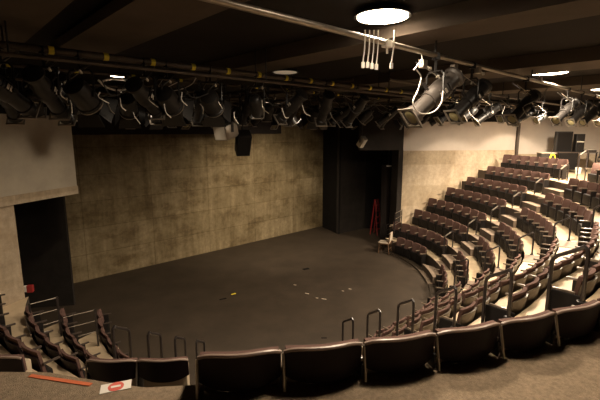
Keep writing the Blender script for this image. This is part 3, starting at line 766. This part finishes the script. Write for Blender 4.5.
# local +y = facing
for x in (-.19, .19): obj('leg', leg_box(x, .19, 0, .43, dx=.01 * (1 if x > 0 else -1), dy=.02), M['wood'], t)
for x in (-.19, .19):
    bm = NB(); tube(bm, [(x, -.24, 0), (x, -.20, .43), (x * .98, -.27, .92)], .022, 6); obj('leg', bm, M['wood'], t)
bm = NB(); box(bm, -.22, .22, -.22, .22, .41, .45, .01); obj('seat_frame', bm, M['wood'], t)
bm = NB(); box(bm, -.22, .22, -.21, .23, .452, .50, .02); obj('seat_cushion', bm, M['cream'], t, True)
bm = NB(); box(bm, -.19, .19, -.275, -.235, .56, .92, .012); obj('backrest', bm, M['cream'], t, True)
bm = NB(); box(bm, -.19, .19, .18, .20, .20, .23); box(bm, -.19, .19, -.235, -.215, .20, .23); obj('stretcher', bm, M['wood'], t)
# folded drape
dp = on_z(386, 238, 0)
t = thing('stage_drape', 'tall gathered black drape in the right opening', 'drape', dp, 0)
bm = NB(); ringsL = []
for z in (.02, 1.2, 2.4, 3.55):
    row = []
    for j in range(40):
        a = 2 * PI * j / 40; rr = .30 + .035 * math.sin(a * 9 + z) + .02 * math.sin(a * 4)
        row.append(bm.verts.new((rr * math.cos(a), rr * .7 * math.sin(a), z)))
    ringsL.append(row)
for A_, B_ in zip(ringsL, ringsL[1:]):
    for j in range(40): bm.faces.new([A_[j], A_[(j + 1) % 40], B_[(j + 1) % 40], B_[j]])
bm.faces.new(ringsL[-1]); bm.faces.new(ringsL[0][::-1]); obj('cloth', bm, M['drape'], t, True)
bm = NB(); box(bm, -.16, .16, -.24, -.20, 3.50, 3.57, .01); obj('tie_webbing', bm, M['white'], t)
bm = NB(); tube(bm, [(0, 0, 3.5), (0, 0, CZ)], .02, 6); obj('hanging_line', bm, M['metal'], t)
# red stepladder
lp = on_z(375.5, 234, 0)
t = thing('stepladder', 'red folded stepladder standing left of the black drape', 'ladder', lp, rad(52))
for x in (-.2, .2):
    for y0, y1 in ((-.20, -.02), (.20, .02)):
        bm = NB(); tube(bm, [(x, y0, 0), (x * .8, y1, 1.75)], .028, 4); obj('side_rail', bm, M['red'], t)
for i in range(5):
    z = .3 + .3 * i; y = -.20 + .18 * z / 1.75; x = .2 - .04 * z / 1.75
    bm = NB(); box(bm, -x, x, y - .05, y + .04, z - .012, z + .012); obj('step', bm, M['red'], t)
bm = NB(); box(bm, -.17, .17, -.06, .06, 1.74, 1.79, .01); obj('top_cap', bm, M['red'], t)
# fire alarm call points
t = thing('alarm_box', 'small red alarm box on the dark jamb beside the pale concrete', 'alarm', on_z(399.5, 207, 1.75), rad(0))
bm = NB(); box(bm, -.10, .10, -.05, .05, 0, .34, .015); obj('housing', bm, M['red'], t)
bm = NB(); box(bm, -.06, .06, -.058, -.05, .12, .22); obj('front_plate', bm, M['white'], t)
ap = lw(0, 0)
t = thing('alarm_box', 'red and white alarm box on the pale concrete pier', 'alarm', Vector((LWP.x + .03, LWP.y + .09, 1.58)), WROT - rad(30))
bm = NB(); box(bm, -.02, .10, -.05, .05, 0, .16, .012); obj('housing', bm, M['red'], t)
bm = NB(); box(bm, -.09, -.02, -.05, .05, .02, .15, .01); obj('front_plate', bm, M['white'], t)
guard(on_z(395, 213, 1.86)[:2], on_z(402, 209.5, 1.86)[:2], 1.01, .85, 'black guard rail below the red alarm box on the dark jamb')
guard(on_z(386, 242, 0)[:2], on_z(396, 238, 0)[:2], .0, .85, 'black guard rail behind the wooden chair')
guard(on_z(29, 304, 1.86)[:2], on_z(57, 297, 1.86)[:2], 1.01, .86, 'three-bar guard rail beside the pale pier')
guard(on_z(62, 317, 1.38)[:2], on_z(95, 309, 1.38)[:2], .52, .86, 'three-bar guard rail in front of the black opening, nearer the stage')

# ------------------------------------------------------------------ equipment table on the top platform
Y0 = 16.9
def at_y(u, v, y):
    x = (u - 300) / F; yy = (200 - v) / F
    D = Vector((x, CP + yy * SPT, -SPT + yy * CP)); p = D * (y / D.y); return Vector((p.x, p.y, p.z + H))
tz = ZT[8]
tp = at_y(575, 148, Y0); tp.z = tz
TH = .86
t = thing('equipment_table', 'dark equipment table on the top platform behind the far seats', 'table', tp, rad(-8))
bm = NB(); box(bm, -.75, .75, -.32, .32, TH - .04, TH, .01); obj('tabletop', bm, M['arm_dark'], t)
for x in (-.70, .70):
    for y in (-.28, .28):
        bm = NB(); box(bm, x - .02, x + .02, y - .02, y + .02, 0, TH - .04); obj('leg', bm, M['metal'], t)
bm = NB(); box(bm, -.70, .0, -.31, -.29, .12, TH - .04); obj('modesty_panel', bm, M['black'], t)
def rel(x, y, z=0):
    c, s_ = math.cos(rad(-8)), math.sin(rad(-8)); return Vector((tp.x + x * c - y * s_, tp.y + x * s_ + y * c, tz + z))
t = thing('flight_case', 'black upright case standing on the equipment table', 'case', rel(-.42, .12, TH), rad(-8))
bm = NB(); box(bm, -.33, .30, -.12, .12, 0, .84, .02); obj('shell', bm, M['lamp_black'], t)
bm = NB(); box(bm, -.28, .25, -.126, -.12, .05, .78); obj('front_panel', bm, M['black'], t)
t = thing('loudspeaker', 'small black loudspeaker with pale stripe beside the upright case', 'loudspeaker', rel(.12, .0, TH), rad(-8))
bm = NB(); box(bm, -.16, .16, -.14, .14, 0, .74, .02); obj('cabinet', bm, M['lamp_black'], t)
bm = NB(); lathe(bm, [(.10, 0), (.10, .012), (.04, .016)], 16, mtx=Matrix.Translation((0, -.14, .2)) @ Matrix.Rotation(PI, 4, 'Z')); obj('speaker_cone', bm, M['metal'], t, True)
bm = NB(); box(bm, -.14, .14, -.148, -.14, .40, .44); obj('stripe', bm, M['label'], t)
t = thing('mixing_desk', 'pale mixing desk lying on the right end of the equipment table', 'mixer', rel(.52, -.05, TH), rad(-8))
bm = NB(); box(bm, -.20, .20, -.2, .2, 0, .09, .015); obj('case', bm, M['lamp_grey'], t)
bm = NB()
for i in range(6): box(bm, -.16 + i * .055, -.14 + i * .055, -.15, .12, .09, .105)
obj('fader_strip', bm, M['label'], t)
t = thing('storage_box', 'pale cloth-covered box left of the equipment table', 'box', rel(-1.12, -.05), rad(-8))
bm = NB(); box(bm, -.28, .28, -.25, .25, 0, .80, .03); obj('box_body', bm, M['lamp_grey'], t)
bm = NB(); box(bm, -.30, .30, -.27, .27, .79, .83, .015); obj('cloth_top', bm, M['cream'], t, True)
o = tag(obj('cable_coil', NB(), M['yellow']), 'coil of yellow cable hanging over the pale box', 'cable')
bm = NB(); ctr = rel(-.98, -.34, .56)
for r_ in (.10, .12): tube(bm, [ctr + Vector((r_ * math.cos(a_), .02 * (r_ - .1) * 50, r_ * 1.9 * math.sin(a_))) for a_ in [2 * PI * i / 20 for i in range(21)]], .018, 6)
me = o.data; bm.to_mesh(me); bm.free(); me.materials.append(M['yellow']) if not me.materials else None
t = thing('office_chair', 'black office chair on the top platform right of the table', 'chair', rel(1.05, -.35), rad(150))
for i in range(5):
    a_ = 2 * PI * i / 5
    bm = NB(); tube(bm, [(0, 0, .10), (.28 * math.cos(a_), .28 * math.sin(a_), .06)], .02, 6); lathe(bm, [(.028, -.015), (.028, .015)], 8, mtx=Matrix.Translation((.28 * math.cos(a_), .28 * math.sin(a_), .029))); obj('base_arm', bm, M['metal'], t)
bm = NB(); tube(bm, [(0, 0, .09), (0, 0, .44)], .025, 8); obj('column', bm, M['metal'], t)
bm = NB(); box(bm, -.24, .24, -.24, .24, .43, .52, .03); obj('seat', bm, M['lamp_black'], t, True)
bm = NB(); box(bm, -.22, .22, -.28, -.22, .60, 1.0, .03); obj('backrest', bm, M['lamp_black'], t, True)
bm = NB(); tube(bm, [(0, -.2, .45), (0, -.30, .52), (0, -.28, .75)], .02, 6); obj('back_bar', bm, M['metal'], t)
for x in (-.27, .27):
    bm = NB(); tube(bm, [(x * .8, 0, .46), (x, 0, .50), (x, .02, .68), (x, .16, .69)], .018, 6); obj('arm', bm, M['metal'], t)
t = tag(obj('waste_bin', NB(), M['white']), 'small white bin on the floor below the equipment table', 'bin')
bm = NB(); lathe(bm, [(.09, 0), (.12, .26), (.11, .26), (.085, .02)], 16, axis='Z', mtx=Matrix.Translation(rel(-.15, -.75)))
bm.to_mesh(t.data); bm.free()
if not t.data.materials: t.data.materials.append(M['white'])

# ------------------------------------------------------------------ small things on the floors
def flat(name, u, v, z, sx, sy, rz, m, label, cat, group=None, th=.004):
    p = on_z(u, v, z)
    bm = NB(); box(bm, -sx / 2, sx / 2, -sy / 2, sy / 2, .001, th); o = obj(name, bm, m, None, False, loc=p, rot=(0, 0, rz)); tag(o, label, cat, group); return o
lf = flat('leaflet', 116, 387, WALK, .19, .10, rad(20), M['paper'], 'red and white leaflet lying on the walkway floor', 'leaflet')
bm = NB(); lathe(bm, [(.05, .004), (.05, .0055)], 18, axis='Z'); obj('red_print', bm, M['redpaper'], lf)
bm = NB(); box(bm, -.03, .03, -.012, .010, .0055, .0065); obj('pale_panel', bm, M['paper'], lf)
pa, pb = on_z(30, 376, WALK), on_z(91, 385, WALK); dd = pb - pa
bm = NB(); box(bm, 0, dd.length, -.016, .016, .001, .005)
o = obj('tape_strip', bm, M['orange'], loc=pa, rot=(0, 0, math.atan2(dd.y, dd.x))); tag(o, 'orange safety strip along the left walkway edge', 'tape')
flat('tape_mark', 233.5, 294, 0, .16, .07, rad(40), M['yellow'], 'yellow tape mark on the stage floor', 'tape')
flat('cable_plate', 223, 299, 0, .22, .07, rad(30), M['black'], 'dark plate on the stage floor left of the yellow tape mark', 'plate')
flat('cable_plate', 306, 269, 0, .26, .16, rad(30), M['black'], 'dark plate on the stage floor before the concrete wall', 'plate')
flat('cable_plate', 324, 338, 0, .14, .05, rad(0), M['black'], 'dark plate on the stage floor above the nearest seats', 'plate')
for i, (u, v, l_) in enumerate(((295, 285, .10), (307, 293.5, .14), (317, 298, .08), (324, 299, .16), (343, 291, .07), (350, 289, .09))):
    flat('tape_mark', u, v, 0, l_, .035, rad(-25), M['cream'], f'short white tape mark on the stage floor, {ORD[i+1]} from left', 'tape', 'white tape marks on the stage')
flat('paper_cup_lid', 46, 332, 1.01, .12, .08, rad(30), M['paper'], 'white scrap on the tier floor of the left block', 'paper')
# added spot without a lantern of its own, brightens the lower concrete wall
l = bpy.data.lights.new('wall_fill', 'SPOT'); l.energy = 900; l.spot_size = rad(95); l.spot_blend = 1; l.shadow_soft_size = .08; l.color = (1, .82, .58)
lo = bpy.data.objects.new('wall_fill', l); COL.objects.link(lo); lo.location = wa(1.2, 2.0, 5.30)
lo.rotation_euler = (wa(3.4, -3.36, .4) - lo.location).to_track_quat('-Z', 'Y').to_euler()
#PARTEND
w = bpy.data.worlds.new('world'); sc.world = w; w.use_nodes = True
w.node_tree.nodes['Background'].inputs[0].default_value = (.02, .015, .01, 1)
